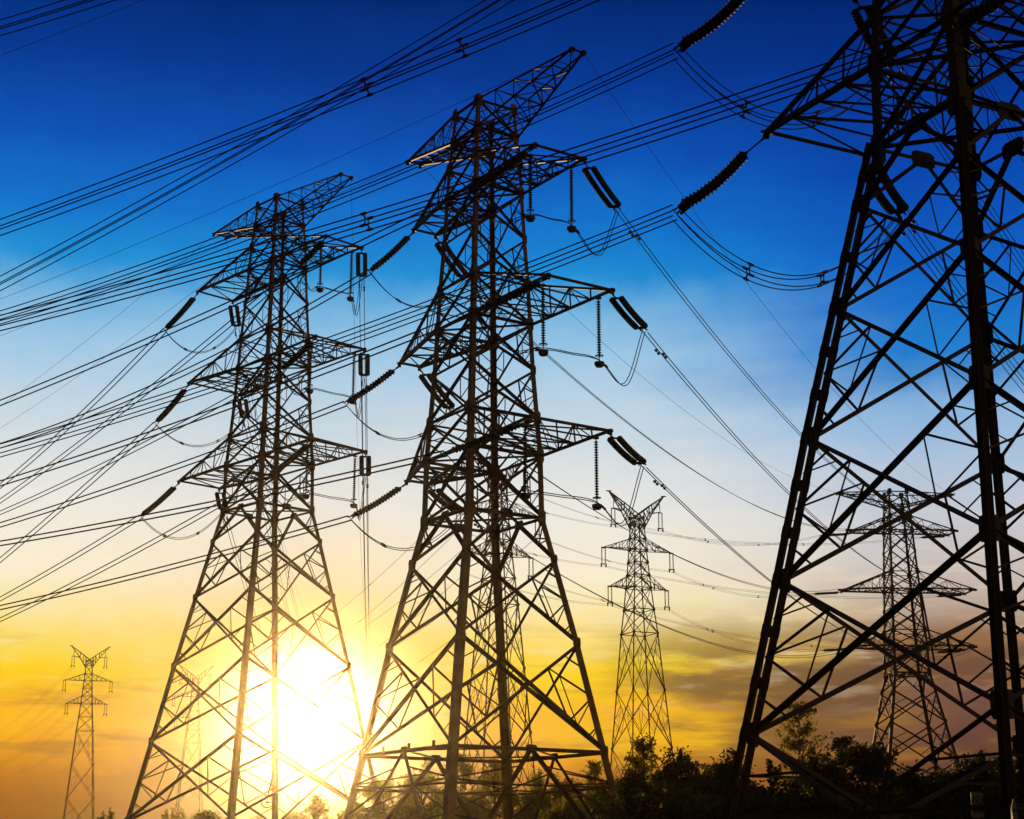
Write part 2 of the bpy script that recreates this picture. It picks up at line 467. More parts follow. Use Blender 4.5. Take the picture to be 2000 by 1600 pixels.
    if low[0] == 'l0':
        ms = [P(0, c).lerp(P(0, c + 1), .5) for c in range(4)]
        mb = MB()
        for c in range(4): mb.angle(ms[c], ms[(c + 1) % 4], .08)
        mb.build('diaphragm', M_BR, root)
    # --- arms
    for k in ('e', '1', '2', '3'):
        for sd in 'rl':
            u, v, z = ARMS[key][k + sd]; s = 1 if sd == 'r' else -1
            bi, ti = ix['b' + k if k != 'e' else 'eb'], ix['t' + k if k != 'e' else 'et']
            c0, c1 = (0, 1) if sd == 'r' else (3, 2)
            T0 = Vector((s * u * S, -v * S, (z + dz) * S + EYE)); T1 = Vector((s * u * S, v * S, (z + dz) * S + EYE))
            B0, B1, U0, U1 = P(bi, c0), P(bi, c1), P(ti, c0), P(ti, c1)
            mb = MB(); w = (.15 if k != 'e' else .12) * (heavy if heavy < 1.3 else .78 * heavy); up = Vector((0, 0, 1)); sid = Vector((0, 1, 0))
            for a, b in ((B0, T0), (B1, T1)): mb.angle(a, b, w * 1.15, up)
            for a, b in ((U0, T0), (U1, T1)): mb.angle(a, b, w * .9, up)
            N = 5 if k == 'e' else 4
            for j in range(1, N):
                t0 = j / N; t1 = (j + 1) / N; tp = (j - 1) / N
                b0, b1, u0, u1 = B0.lerp(T0, t0), B1.lerp(T1, t0), U0.lerp(T0, t0), U1.lerp(T1, t0)
                mb.angle(b0, b1, w * .6, up)
                if j < N: mb.angle(b0, u0, w * .4, sid); mb.angle(b1, u1, w * .4, sid)
                if k == 'e' or j == 1: mb.angle(u0, u1, w * .4, up)
            for j in range(N):
                t0, t1 = j / N, (j + 1) / N
                p0, p1 = (B0.lerp(T0, t0), B1.lerp(T1, t0)); q0, q1 = (B0.lerp(T0, t1), B1.lerp(T1, t1))
                if j % 2: mb.angle(p0, q1, w * .55, up)
                else: mb.angle(p1, q0, w * .55, up)
                if j < N - 1 and (k == 'e' or j < 2):
                    mb.angle(p0, q1, w * .4, up) if not j % 2 else mb.angle(p1, q0, w * .4, up)
                if j < N - 1:
                    for X, Y in ((B0, U0), (B1, U1)):
                        TT = T0 if X is B0 else T1
                        if k == 'e' or j % 2 == 0: mb.angle(Y.lerp(TT, t0), X.lerp(TT, t1), w * .4, sid)
                        else: mb.angle(X.lerp(TT, t0), Y.lerp(TT, t1), w * .4, sid)
                        tm = (t0 + t1) / 2; mb.angle(X.lerp(TT, tm), Y.lerp(TT, t0 if k == 'e' or j % 2 == 0 else t1), w * .26, sid)
            mb.angle(T0, T1, w, up)
            arm = mb.build('earth_wire_arm' if k == 'e' else 'cross_arm', M_BR, root)
            for T in (T0, T1):
                pl = MB()
                pl.plate(T + Vector((0, 0, -.02)), Vector((0, 1, 0)), Vector((s, 0, .3)), .13 * heavy, .17 * heavy, .12)
                pl.plate(T + Vector((s * .06, 0, -.1)), Vector((0, 1, 0)), Vector((0, 0, 1)), .10 * heavy, .12 * heavy, .05)
                pl.build('end_plate', M_BR, arm)
    # --- concrete footings
    for c in range(4):
        f = P(0, c, 'foot'); mb = MB()
        mb.lathe(Vector((f.x, f.y, -.6)), Vector((f.x, f.y, .42)), [(0, .55), (.0, .55), (.9, .5), (1, .46)], 12)
        mb.build('concrete_footing', CONC, root)
    return root


big_tower('T2', 'large lattice tower standing in the middle, its feet in the golden glow', ['l0', 'l1'], 1.0, 2)
big_tower('T1', 'large lattice tower left of the middle one, the sun glaring through its legs', ['n4', 'n3', 'n2', 'n1'], .95, 2)
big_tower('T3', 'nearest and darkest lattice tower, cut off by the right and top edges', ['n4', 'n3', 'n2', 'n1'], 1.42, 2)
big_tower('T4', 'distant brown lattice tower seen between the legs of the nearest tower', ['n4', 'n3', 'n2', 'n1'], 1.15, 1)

# ------------------------------------------------------------------ insulators
def shed_profile(L, pitch, r, core):
    n = max(3, int(L / pitch)); pr = [(0, core)]
    for i in range(n):
        a = i / n
        pr += [(a + .10 / n, core), (a + .22 / n, r * .55), (a + .50 / n, r), (a + .62 / n, r * .97), (a + .70 / n, core * 1.3), (a + .95 / n, core)]
    pr.append((1, core)); return pr


def tension_string(start, end, label, group, r=.15, sep=.5, pitch=.17, n=8, sag=0.0, cols=2, f0=.13):
    """insulator columns side by side between two yoke plates"""
    root = empty('insulator_string', start)
    tag(root, label, 'insulator', group)
    d = (end - start); L = d.length; dn = d.normalized()
    side = dn.cross(Vector((0, 0, 1))).normalized(); up = side.cross(dn)
    def X(v): return v - start
    f1 = .90
    a0, a1 = start.lerp(end, f0), start.lerp(end, f1)
    y = MB()
    y.bar(X(start), X(a0) - dn * .12, .05)
    y.bar(X(start) + dn * .04, X(start) + dn * .3, .10, .04)
    y.prism(X(a0) - up * .02, X(a0) + up * .02, [(-.14, 0), (0, -sep / 2 - .07), (.08, -sep / 2 - .05), (.08, sep / 2 + .05), (0, sep / 2 + .07)], dn, side)
    y.build('yoke_plate', STEEL_OLD, root)
    y = MB()
    y.prism(X(a1) - up * .02, X(a1) + up * .02, [(-.06, -sep / 2 - .06), (.04, -sep / 2 - .10), (.26, -.16), (.26, .16), (.04, sep / 2 + .10), (-.06, sep / 2 + .06)], dn, side)
    if r > .18: y.bar(X(a1) + up * .16, X(a1) - up * .28, .34, .05, dn); y.bar(X(a1) - up * .22 - dn * .1, X(a1) - up * .22 + dn * .34, .1)
    for sg in (-1, 1): y.bar(X(a1) + dn * .15 + side * sg * .12, X(end) + side * sg * .18, .05)
    y.build('yoke_plate', STEEL_OLD, root)
    for k in range(cols):
        off = side * (sep * (k / (cols - 1) - .5)) if cols > 1 else side * 0
        mb = MB(); seg = 4 if sag else 1
        pts = [X(a0).lerp(X(a1), i / seg) + off - Vector((0, 0, sag * 4 * (i / seg) * (1 - i / seg))) for i in range(seg + 1)]
        for i in range(seg): mb.lathe(pts[i], pts[i + 1], shed_profile((pts[i + 1] - pts[i]).length, pitch, r, r * .55), n)
        mb.build('disc_column', PORC, root)
    return root


def hanging_insulator(top, L, label, group, r=.11):
    root = empty('hanging_insulator', top)
    tag(root, label, 'insulator', group)
    mb = MB(); mb.bar(Vector((0, 0, 0)), Vector((0, 0, -.25)), .05); mb.plate(Vector((0, 0, -.12)), Vector((1, 0, 0)), Vector((0, 1, 0)), .14, .14, .05)
    mb.build('hanger', STEEL_OLD, root)
    mb = MB(); mb.lathe(Vector((0, 0, -.25)), Vector((0, 0, -L + .3)), shed_profile(L - .55, .125, r, .04), 10); mb.build('disc_column', PORC, root)
    mb = MB(); mb.ring(Vector((0, 0, -L + .32)), .19, .02); mb.bar(Vector((-.19, 0, -L + .32)), Vector((.19, 0, -L + .32)), .02); mb.build('corona_ring', STEEL, root)
    mb = MB(); mb.bar(Vector((0, 0, -L + .3)), Vector((0, 0, -L)), .05); mb.lathe(Vector((0, 0, -L + .02)), Vector((0, 0, -L - .24)), [(0, .1), (.1, .24), (.6, .24), (1, .17)], 12)
    mb.build('counterweight', STEEL_OLD, root)
    return root


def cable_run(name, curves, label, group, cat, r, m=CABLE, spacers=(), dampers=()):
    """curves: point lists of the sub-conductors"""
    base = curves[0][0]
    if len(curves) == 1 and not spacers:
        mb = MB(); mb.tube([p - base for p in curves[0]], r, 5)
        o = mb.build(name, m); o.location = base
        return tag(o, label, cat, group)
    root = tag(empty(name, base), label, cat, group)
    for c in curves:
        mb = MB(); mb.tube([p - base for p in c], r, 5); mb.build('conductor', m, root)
    for f in spacers:
        i = min(int(f * (len(curves[0]) - 1)), len(curves[0]) - 2); pts = [c[i].lerp(c[i + 1], f * (len(c) - 1) - i) - base for c in curves]
        mb = MB()
        cen = sum(pts, Vector()) / len(pts); dirn = (curves[0][i + 1] - curves[0][i]).normalized()
        if len(pts) == 2: mb.bar(pts[0], pts[1], .05)
        else:
            ring = [cen.lerp(p, .5) for p in pts]
            for a in range(len(pts)): mb.bar(ring[a], ring[(a + 1) % len(pts)], .045); mb.bar(cen.lerp(pts[a], .4), pts[a], .05)
        for p in pts: mb.bar(p - dirn * .12, p + dirn * .12, .085)
        mb.build('spacer', STEEL_OLD, root)
    for f in dampers:
        for c in curves:
            i = min(int(f * (len(c) - 1)), len(c) - 2); p = c[i].lerp(c[i + 1], f * (len(c) - 1) - i) - base; d = (c[i + 1] - c[i]).normalized()
            q = p - Vector((0, 0, .16)); mb = MB(); mb.bar(p, q, .05); mb.bar(q - d * .2, q + d * .2, .03)
            for sg in (-1, 1): mb.lathe(q + d * sg * .14, q + d * sg * .30, [(0, .03), (.2, .075), (.8, .075), (1, .04)], 7)
            mb.build('vibration_damper', STEEL_OLD, root)
    return root


def bundle_offsets(n, d, sp):
    side = Vector((-d.y, d.x, 0)).normalized(); up = Vector((0, 0, 1))
    if n == 1: return [Vector()]
    if n == 2: return [side * sp * .42 + up * sp * .27, -side * sp * .42 - up * sp * .27]
    return [(side * a + up * b) * sp * .5 for a, b in ((1, 1), (1, -1), (-1, -1), (-1, 1))]


# tower, span side, arm, corner, azimuth, string end (t, dz), quadratic of the wire (survey units)
WIRES = [
    ('T2', 'L', '1', 'A', 145, 2.56, -0.94, [-0.4703, -0.18739, 0.00155]),
    ('T2', 'L', '1', 'l', 145, 1.95, -1.14, [-0.55458, -0.31006, 0.00578]),
    ('T2', 'L', '2', 'l', 145, 2.43, -1.05, [-0.67573, -0.15715, 0.00174]),
    ('T2', 'L', '3', 'l', 145, 2.46, -0.96, [-0.6967, -0.11197, 0.0014]),
    ('T2', 'L', '2', 'A', 145, 2.58, -0.58, [-0.18584, -0.15715, 0.00174]),
    ('T2', 'L', '3', 'A', 145, 3.03, -0.64, [-0.49232, -0.05191, 0.00115]),
    ('T1', 'L', '1', 'l', 128, 3.21, -1.01, [-0.14382, -0.28105, 0.00305]),
    ('T1', 'L', '2', 'l', 128, 3.18, -1.21, [-0.48625, -0.2314, 0.001]),
    ('T1', 'L', '3', 'l', 128, 3.71, -0.98, [-0.52537, -0.12644, 0.001]),
    ('T1', 'L', '1', 'A', 128, 1.95, -0.67, [-0.31493, -0.1841, 0.00121]),
    ('T1', 'L', '2', 'A', 128, 2.73, -0.81, [-0.63876, -0.06474, 0.001]),
    ('T1', 'L', '3', 'A', 128, 3.34, -0.86, [-0.4452, -0.12644, 0.001]),
    ('T3', 'L', '3', 'l', 152, 2.47, -1.63, [-1.09259, -0.22208, 0.00244]),
    ('T3', 'L', '2', 'l', 152, 2.5, -1.58, [-0.98612, -0.24444, 0.00325]),
    ('T3', 'L', '3', 'A', 152, 2.5, -1.54, [-1.20063, -0.13973, 0.00186]),
    ('T3', 'L', '2', 'A', 152, 2.5, -1.65, [-1.17254, -0.19484, 0.00173]),
    ('T3', 'L', '1', 'l', 152, 2.5, -1.59, [-0.71108, -0.3572, 0.00202]),
    ('T3', 'L', '1', 'A', 152, 2.5, -1.65, [-1.23396, -0.17455, 0.00325]),
    ('T2', 'R', '1', 'B', 67.4, 3.22, -0.49, [-0.07114, -0.13704, 0.0026]),
    ('T2', 'R', '2', 'B', 67.4, 3.07, -0.32, [-0.11585, -0.07173, 0.00158]),
    ('T2', 'R', '3', 'B', 67.4, 3.11, -0.34, [-0.07585, -0.0955, 0.00317]),
    ('T2', 'R', '1', 'm', 67.4, 2.56, -0.78, [-0.42447, -0.14599, 0.00284]),
    ('T2', 'R', '2', 'm', 67.4, 11.84, -1.14, [-0.73627, -0.05219, 0.00152]),
    ('T2', 'R', '3', 'm', 67.4, 12.45, -0.66, [-0.37015, -0.03862, 0.00126]),
    ('T3', 'R', '3', 'm', 57, 2.42, -0.8, [-0.24526, -0.235, 0.003]),
]
R_T1 = [('T1', 'R', k, c, 94.6, 2.32, -.50, [-.27, -.10, .0006]) for k in '123' for c in 'Bm']
END = {}


def sname(t, k, c, side):
    arm = ARM_NAME[k] + (' right' if c in 'AB' else ' left') + ' arm'
    far = {'L': 'left', 'R': 'away'}[side]
    return arm, far


def fly(t, side, k, c, azd, ts, zs, q, t_end, n_cond=2, sp=.40, wire=True, r=.028, spacers=(), damp=True):
    T = tipw(t, k, c); a = R(azd); d = Vector((math.cos(a), math.sin(a), 0))
    zs = q[0] + q[1] * ts + q[2] * ts * ts
    e = T + d * ts * S + Vector((0, 0, zs * S))
    arm, far = sname(t, k, c, side)
    heavy = t == 'T3'
    tension_string(T + Vector((0, 0, -.15)), e, ('insulator string pulling ' + far + ' from the ' + arm + ' of the ' + NAME[t]),
                   'insulator strings strained at the arms of the large towers', r=.20 if heavy else (.165 if side == 'R' else .14), sep=(.58 if heavy else .48) if side == 'R' else (.32 if heavy else .22), f0=.24 if heavy and side == 'L' else .13,
                   n=8 if t != 'T4' else 6, sag=.22 if heavy else .08, pitch=.15 if heavy else .17, cols=2)
    END[(t, side, k, c)] = e
    if not wire: return
    N = 44; curve = []
    for i in range(N + 1):
        s_ = ts + (t_end - ts) * (i / N) ** 1.25
        curve.append(T + d * s_ * S + Vector((0, 0, (q[0] + q[1] * s_ + q[2] * s_ * s_) * S)))
    cs = [[p + o for p in curve] for o in bundle_offsets(n_cond, d, sp)]
    word = {2: 'conductor pair', 4: 'four-conductor line'}[n_cond]
    cable_run('power_line', cs, word + ' running ' + far + ' from the ' + arm + ' of the ' + NAME[t],
              'power lines strung between the towers', 'power line', r, spacers=spacers, dampers=(.012,) if damp else ())


for t, side, k, c, azd, ts, zs, q in WIRES:
    if ts > 4: ts = 2.7
    if side == 'L':
        tend = max(48, min(110, -q[1] / q[2]))
        sp = ()
        if t == 'T3':
            f = {('3', 'A'): 16.1, ('2', 'A'): 16.2}.get((k, c))
            if f: sp = [((f - ts) / (tend - ts)) ** (1 / 1.25)]
            if (k, c) == ('2', 'A'): sp.append(((13.6 - ts) / (tend - ts)) ** (1 / 1.25))
        if t == 'T3': fly(t, side, k, c, azd, ts, zs, q, tend, 4, .46, spacers=sp, r=.029, damp=False)
        else: fly(t, side, k, c, azd, ts, zs, q, tend, 2, .34, damp=False, r=.043)
    elif t == 'T3':
        fly(t, side, k, c, azd, ts, zs, q, 70, 4, .46, r=.020)
    else:
        fly(t, side, k, c, azd, ts, zs, q, 0, wire=False)
for k in '12':
    fly('T3', 'R', k, 'm', 57, 2.42, -.8, [-.24526, -.235, .003], 70, 4, .46, r=.020)
for k in '123':
    fly('T3', 'R', k, 'B', 57, 2.42, -.8, [-.24526, -.235, .003], 70, 4, .46, r=.020)
for t, side, k, c, azd, ts, zs, q in R_T1:
    fly(t, side, k, c, azd, ts, zs, q, 165, 2, .40, r=.026)

# far tower T4: strings facing the middle tower, and strings facing its left neighbour
for k in '123':
    for c, T in (('A', tipw('T4', k, 'A')), ('l', tipw('T4', k, 'l'))):
        d = (tipw('T2', k, 'B' if c == 'A' else 'm') - T); d.z = 0; d.normalize()
        e = T + d * 3.4 + Vector((0, 0, -.6)); END[('T4', 'N', k, c)] = e
        arm, _ = sname('T4', k, c, 'L')
        tension_string(T + Vector((0, 0, -.1)), e, 'small insulator string reaching toward the camera from the ' + arm + ' of the ' + NAME['T4'],
                       'insulator strings strained at the arms of the large towers', n=6)
    for c in 'mB':
        T = tipw('T4', k, c); e = T + Vector((-3.6, .25, -.25)); END[('T4', 'W', k, c)] = e
        arm, _ = sname('T4', k, c, 'L')
        tension_string(T + Vector((0, 0, -.1)), e, 'small level insulator string pointing left from the ' + arm + ' of the ' + NAME['T4'],
                       'insulator strings strained at the arms of the large towers', n=6, r=.17)


def hung(p, q, sag, n=28):
    return [p.lerp(q, i / n) - Vector((0, 0, 4 * sag * (i / n) * (1 - i / n))) for i in range(n + 1)]


def span(p, q, sag, label, n_cond=2, sp=.4, r=.026, spacers=(), damp=(), n=28, group='power lines strung between the towers'):
    d = q - p; d.z = 0; d.normalize(); base = hung(p, q, sag, n)
    return cable_run('power_line', [[x + o for x in base] for o in bundle_offsets(n_cond, d, sp)], label, group, 'power line', r, spacers=spacers, dampers=damp)


for k in '123':
    for c, c4 in (('B', 'A'), ('m', 'l')):
        p, q = END[('T2', 'R', k, c)], END[('T4', 'N', k, c4)]
        L = (q - p).length / S
        arm, _ = sname('T2', k, c, 'R')
        span(p, q, .0019 * L * L / 4 * S, 'conductor pair from the ' + arm + ' of the middle tower to the distant tower', 2, .46, damp=(.022,), n=44)


# ------------------------------------------------------------------ jumper loops
def catmull(P, n=8):
    out = []
    Q = [P[0] + (P[0] - P[1])] + P + [P[-1] + (P[-1] - P[-2])]
    for i in range(1, len(Q) - 2):
        for j in range(n):
            t = j / n; a, b, c, d = Q[i - 1], Q[i], Q[i + 1], Q[i + 2]
            out.append(.5 * ((2 * b) + (c - a) * t + (2 * a - 5 * b + 4 * c - d) * t * t + (3 * b - a - 3 * c + d) * t ** 3))
    out.append(P[-1]); return out


def jumper(t, k, right, n_cond=2):
    cA, cB = ('A', 'B') if right else ('l', 'm')
    p, q = END[(t, 'L', k, cA)], END[(t, 'R', k, cB)]
    arm = ARM_NAME[k] + (' right' if right else ' left') + ' arm'
    cu, nu = axes(t)
    if right:
        TA, TB = tipw(t, k, 'A'), tipw(t, k, 'B')
        a, b = TA - cu * .75 + nu * .25, TB - cu * .75 - nu * .25
        H = 3.35
        ends = []
        for P, w in ((a, 'near'), (b, 'far')):
            hanging_insulator(P + Vector((0, 0, -.1)), H, 'thin insulator hanging at the ' + w + ' corner of the ' + arm + ', ' + NAME[t], 'insulators hanging from the arm ends')
            ends.append(P + Vector((0, 0, -.1 - H + .1)))
        m1 = p.lerp(ends[0], .5) - Vector((0, 0, 1.0)); m3 = ends[1].lerp(q, .55) - Vector((0, 0, 2.1))
        pts = [p, m1, ends[0], ends[0].lerp(ends[1], .5) + Vector((0, 0, .05)), ends[1], m3, q]
        base = catmull(pts)
    else:
        base = hung(p, q, 1.9 if t != 'T3' else 3.0, 26)
    d = (q - p); d.z = 0; d.normalize()
    sp = (.3, .62) if t == 'T3' else (.3, .7)
    cable_run('jumper_cable', [[x + o for x in base] for o in bundle_offsets(n_cond, d, .30 if n_cond == 2 else .46)],
              'slack cable loop slung under the ' + arm + ' of the ' + NAME[t], 'jumper loops slung under the arms', 'cable', .024, spacers=sp)


for t in ('T2', 'T1', 'T3'):
    for k in '123':
        jumper(t, k, True, 4 if t == 'T3' else 2) if (t, 'L', k, 'A') in END and (t, 'R', k, 'B') in END else None
        jumper(t, k, False, 4 if t == 'T3' else 2)

# ------------------------------------------------------------------ earth wires
def earth(t, c, azd, q, tend, txt):
    T = tipw(t, 'e', c); a = R(azd); d = Vector((math.cos(a), math.sin(a), 0)); curve = []
    for i in range(41):
        s_ = tend * (i / 40) ** 1.2
        curve.append(T + d * s_ * S + Vector((0, 0, (q[0] + q[1] * s_ + q[2] * s_ * s_) * S)))
    cable_run('earth_wire', [curve], txt, 'thin earth wires along the tower tops', 'earth wire', .013)


for t, az_l, az_r in (('T2', 145, 67.4), ('T1', 128, 94.6), ('T3', 152, 57)):
    for c, nm in (('A', 'right'), ('l', 'left')):
        earth(t, c, az_l, (-.05, -.13, .0012), 90, 'hair-thin wire running left from the ' + nm + ' peak of the ' + NAME[t])
    for c, nm in (('B', 'right'), ('m', 'left')):
        if t == 'T2':
            q = tipw('T4', 'e', 'A' if c == 'B' else 'l'); p = tipw(t, 'e', c)
            o = cable_run('earth_wire', [hung(p, q, 3.6, 44)], 'hair-thin wire from the ' + nm + ' peak of the middle tower to the distant tower', 'thin earth wires along the tower tops', 'earth wire', .013)
        else:
            earth(t, c, az_r, (-.05, -.13, .0010), 110, 'hair-thin wire running away from the ' + nm + ' peak of the ' + NAME[t])


# ------------------------------------------------------------------ slender forked-top towers farther away
SL = [(-1.0, 2.36), (4.0, 2.0), (8.8, 1.66), (13.1, 1.35), (17.45, 1.04), (19.3, .86), (21.0, .72), (22.0, .64), (23.0, .57), (24.0, .50), (24.9, .46), (26.0, .40), (26.6, .38)]


def slender_tower():
    root = empty('forked_tower', (0, 0, 0))
    cor = ((1, -1), (1, 1), (-1, 1), (-1, -1))
    zz = [s[0] * S + EYE for s in SL]; ww = [s[1] * S for s in SL]
    def P(i, c): return Vector((cor[c % 4][0] * ww[i], cor[c % 4][1] * ww[i], zz[i]))
    for c in range(4):
        mb = MB()
        for i in range(len(SL) - 1): mb.bar(P(i, c), P(i + 1, c), .12)
        mb.build('leg', STEEL_OLD, root)
    for fc in range(4):
        mb = MB()
        for i in range(len(SL) - 1):
            A, B, C, D = P(i + 1, fc), P(i, fc), P(i + 1, fc + 1), P(i, fc + 1)
            nrm = Vector((cor[fc][0] + cor[(fc + 1) % 4][0], cor[fc][1] + cor[(fc + 1) % 4][1], 0)).normalized()
            redundants(mb, A, B, C, D, .09, nrm, 2 if i < 4 else 0)
            if i >= 3: mb.angle(A, C, .10, nrm)
            for q in (A, C): mb.plate(q, (C - A), Vector((0, 0, 1)), .17, .17, .04)
        mb.build('face_bracing', STEEL_OLD, root)
    for zb, zt, u in ((24.0, 24.9, 3.0), (21.0, 22.0, 2.5)):
        wb = {24.0: .50, 21.0: .72}[zb] * S; wt = {24.9: .46, 22.0: .64}[zt] * S
        for s in (-1, 1):
            T = Vector((s * u * S, 0, zb * S + EYE)); mb = MB()
            for b in (-1, 1):
                B = Vector((s * wb, b * wb, zb * S + EYE)); U = Vector((s * wt, b * wt, zt * S + EYE))
                mb.angle(B, T, .10); mb.angle(U, T, .085)
                for j in (1, 2, 3): mb.angle(B.lerp(T, j / 4), U.lerp(T, j / 4), .07); mb.angle(B.lerp(T, j / 4), U.lerp(T, (j - 1) / 4), .05)
            for j in range(4):
                B0, B1 = Vector((s * wb, -wb, zb * S + EYE)), Vector((s * wb, wb, zb * S + EYE))
                mb.angle(B0.lerp(T, j / 4), B1.lerp(T, (j + 1) / 4), .07)
            mb.bar(T - Vector((.25, 0, .05)), T + Vector((.25, 0, -.05)), .16)
            mb.build('cross_arm', STEEL_OLD, root)
    for s in (-1, 1):
        mb = MB(); tip = Vector((s * 2.45 * S, 0, 28.5 * S + EYE)); w = .38 * S
        for b in (-1, 1):
            lo = Vector((s * w, b * w, 25.6 * S + EYE)); hi = Vector((-s * w * .2, b * w, 26.7 * S + EYE)); elb = Vector((s * 1.25 * S, b * .22 * S, 27.0 * S + EYE)); top = Vector((s * 1.2 * S, b * .2 * S, 27.65 * S + EYE))
            for a, c in ((lo, elb), (elb, tip), (hi, top), (top, tip), (elb, top)): mb.angle(a, c, .12)
            for j in range(1, 4): mb.angle(lo.lerp(elb, j / 4), hi.lerp(top, (j - .5) / 4), .08); mb.angle(hi.lerp(top, (j - .5) / 4), lo.lerp(elb, (j - 1) / 4), .08); mb.angle(elb.lerp(tip, j / 4), top.lerp(tip, (j - .5) / 4), .07)
            out = Vector((s * 2.1 * S, 0, 27.2 * S + EYE)); mb.angle(elb, out, .1); mb.angle(top.lerp(tip, .6), out, .08)
        mb.bar(tip - Vector((.35, 0, 0)), tip + Vector((.3, 0, .05)), .13)
        mb.build('fork_arm', STEEL_OLD, root)
    return root


def copy_tree(o, parent=None):
    c = o.copy(); col.objects.link(c)
    if parent: c.parent = parent
    for ch in list(o.children): copy_tree(ch, c)
    return c


SPOTS = {'S1': (9.82, 126.0, .42, 1.0, 'slender fork-topped tower between the middle tower and the nearest one'),
         'S2': (-.95, 112.0, .42, 1.0, 'fork-topped tower half hidden behind the legs of the middle tower'),
         'S3': (-56.1, 218.0, .30, 1.0, 'small fork-topped tower alone at the far left against the yellow sky'),
         'S4': (-45.9, 239.0, .30, 1.0, 'faint fork-topped tower washed out by the sun behind the left tower')}
SNAME = {'S1': 'forked tower right of centre', 'S2': 'forked tower behind the middle tower', 'S3': 'forked tower at far left', 'S4': 'faint forked tower by the sun'}
proto = None
ATT = {}
SARMS = {'upper': (2.1, 27.2), 'middle': (3.0, 24.0), 'lower': (2.5, 21.0)}
ins0 = None
for k, (x, y, yaw, sc, lab) in SPOTS.items():
    o = slender_tower() if proto is None else copy_tree(proto)
    if proto is None: proto = o
    o.location = (x * S, y * S, 0); o.rotation_euler = (0, 0, yaw)
    tag(o, lab, 'tower', 'slender fork-topped towers in the distance')
    for an, (u, z) in SARMS.items():
        for s, sd in ((-1, 'left'), (1, 'right')):
            loc = Vector((x * S + math.cos(yaw) * s * u * S, y * S + math.sin(yaw) * s * u * S, z * S + EYE))
            if ins0 is None:
                i0 = empty('suspension_insulator', (0, 0, 0))
                for q in (-.24, .24):
                    mb = MB(); mb.lathe(Vector((q, 0, -.15)), Vector((q, 0, -2.0)), shed_profile(1.8, .17, .105, .04), 6); mb.build('disc_column', PORC, i0)
                mb = MB(); mb.bar(Vector((-.32, 0, -.1)), Vector((.32, 0, -.1)), .09); mb.bar(Vector((-.42, 0, -2.1)), Vector((.42, 0, -2.1)), .12); mb.bar(Vector((-.30, 0, -2.1)), Vector((-.34, 0, -2.5)), .13); mb.bar(Vector((.30, 0, -2.1)), Vector((.34, 0, -2.5)), .13)
                mb.build('yoke_plate', STEEL_OLD, i0); ins0 = i0; oi = i0
            else: oi = copy_tree(ins0)
            oi.location = loc; oi.rotation_euler = (0, 0, yaw)
            tag(oi, 'twin insulator under the ' + an + ' ' + sd + ' arm of the ' + SNAME[k], 'insulator', 'suspension insulators on the slender towers')
            ATT[(k, an, sd)] = loc + Vector((0, 0, -2.35))

for an, k4 in (('upper', '1'), ('middle', '2'), ('lower', '3')):
    for sd, c in (('right', 'm'), ('left', 'B')):
        span(ATT[('S1', an, sd)], END[('T4', 'W', k4, c)], 1.5, 'faint line right from the ' + an + ' ' + sd + ' arm of the ' + SNAME['S1'], 2, .45, .017, (.3, .62), n=20, group='thin far power lines')
        span(ATT[('S2', an, sd)], ATT[('S1', an, sd)], .7, 'faint line left from the ' + an + ' ' + sd + ' arm of the ' + SNAME['S1'], 2, .45, .015, (.5,), n=14, group='thin far power lines')
        span(ATT[('S4', an, sd)], ATT[('S2', an, sd)], 6.5, 'faint line right from the ' + an + ' ' + sd + ' arm of the ' + SNAME['S4'], 2, .45, .015, (.2, .4, .6, .8), n=30, group='thin far power lines')
        p = ATT[('S3', an, sd)]
        span(p, p + Vector((-92, 195, -3)), 5.0, 'faint line from the ' + an + ' ' + sd + ' arm of the ' + SNAME['S3'], 2, .5, .016, n=24, group='thin far power lines')

# ------------------------------------------------------------------ ground
mb = MB()
G = 24; ext = 1200.0
def gh(x, y): return (.10 * math.sin(x * .05 + 1) * math.cos(y * .043) + .05 * math.sin(x * .21 + y * .17)) * (1 if abs(x) < 400 and abs(y) < 400 else 0)
xs = [-ext, -700, -400] + [-300 + 15 * i for i in range(41)] + [400, 700, ext]
mb.poly([(x, y + 300, gh(x, y) - .12) for y in xs for x in xs], [(j * len(xs) + i, j * len(xs) + i + 1, (j + 1) * len(xs) + i + 1, (j + 1) * len(xs) + i) for j in range(len(xs) - 1) for i in range(len(xs) - 1)])
tag(mb.build('ground', GRASS), kind='structure')

# ------------------------------------------------------------------ trees
def leaf(mb, p, s, rnd):
    a = Vector((rnd.gauss(0, 1), rnd.gauss(0, 1), rnd.gauss(0, 1))).normalized()
    b = a.cross(Vector((rnd.gauss(0, 1), rnd.gauss(0, 1), rnd.gauss(0, 1)))).normalized()
    l, w = s, s * rnd.uniform(.45, .65)
    o = len(mb.v)
    mb.v += [tuple(p - a * l * .5), tuple(p + b * w * .5 + a * l * .05), tuple(p + a * l * .5), tuple(p - b * w * .5 + a * l * .05)]
    mb.f.append((o, o + 1, o + 2, o + 3))


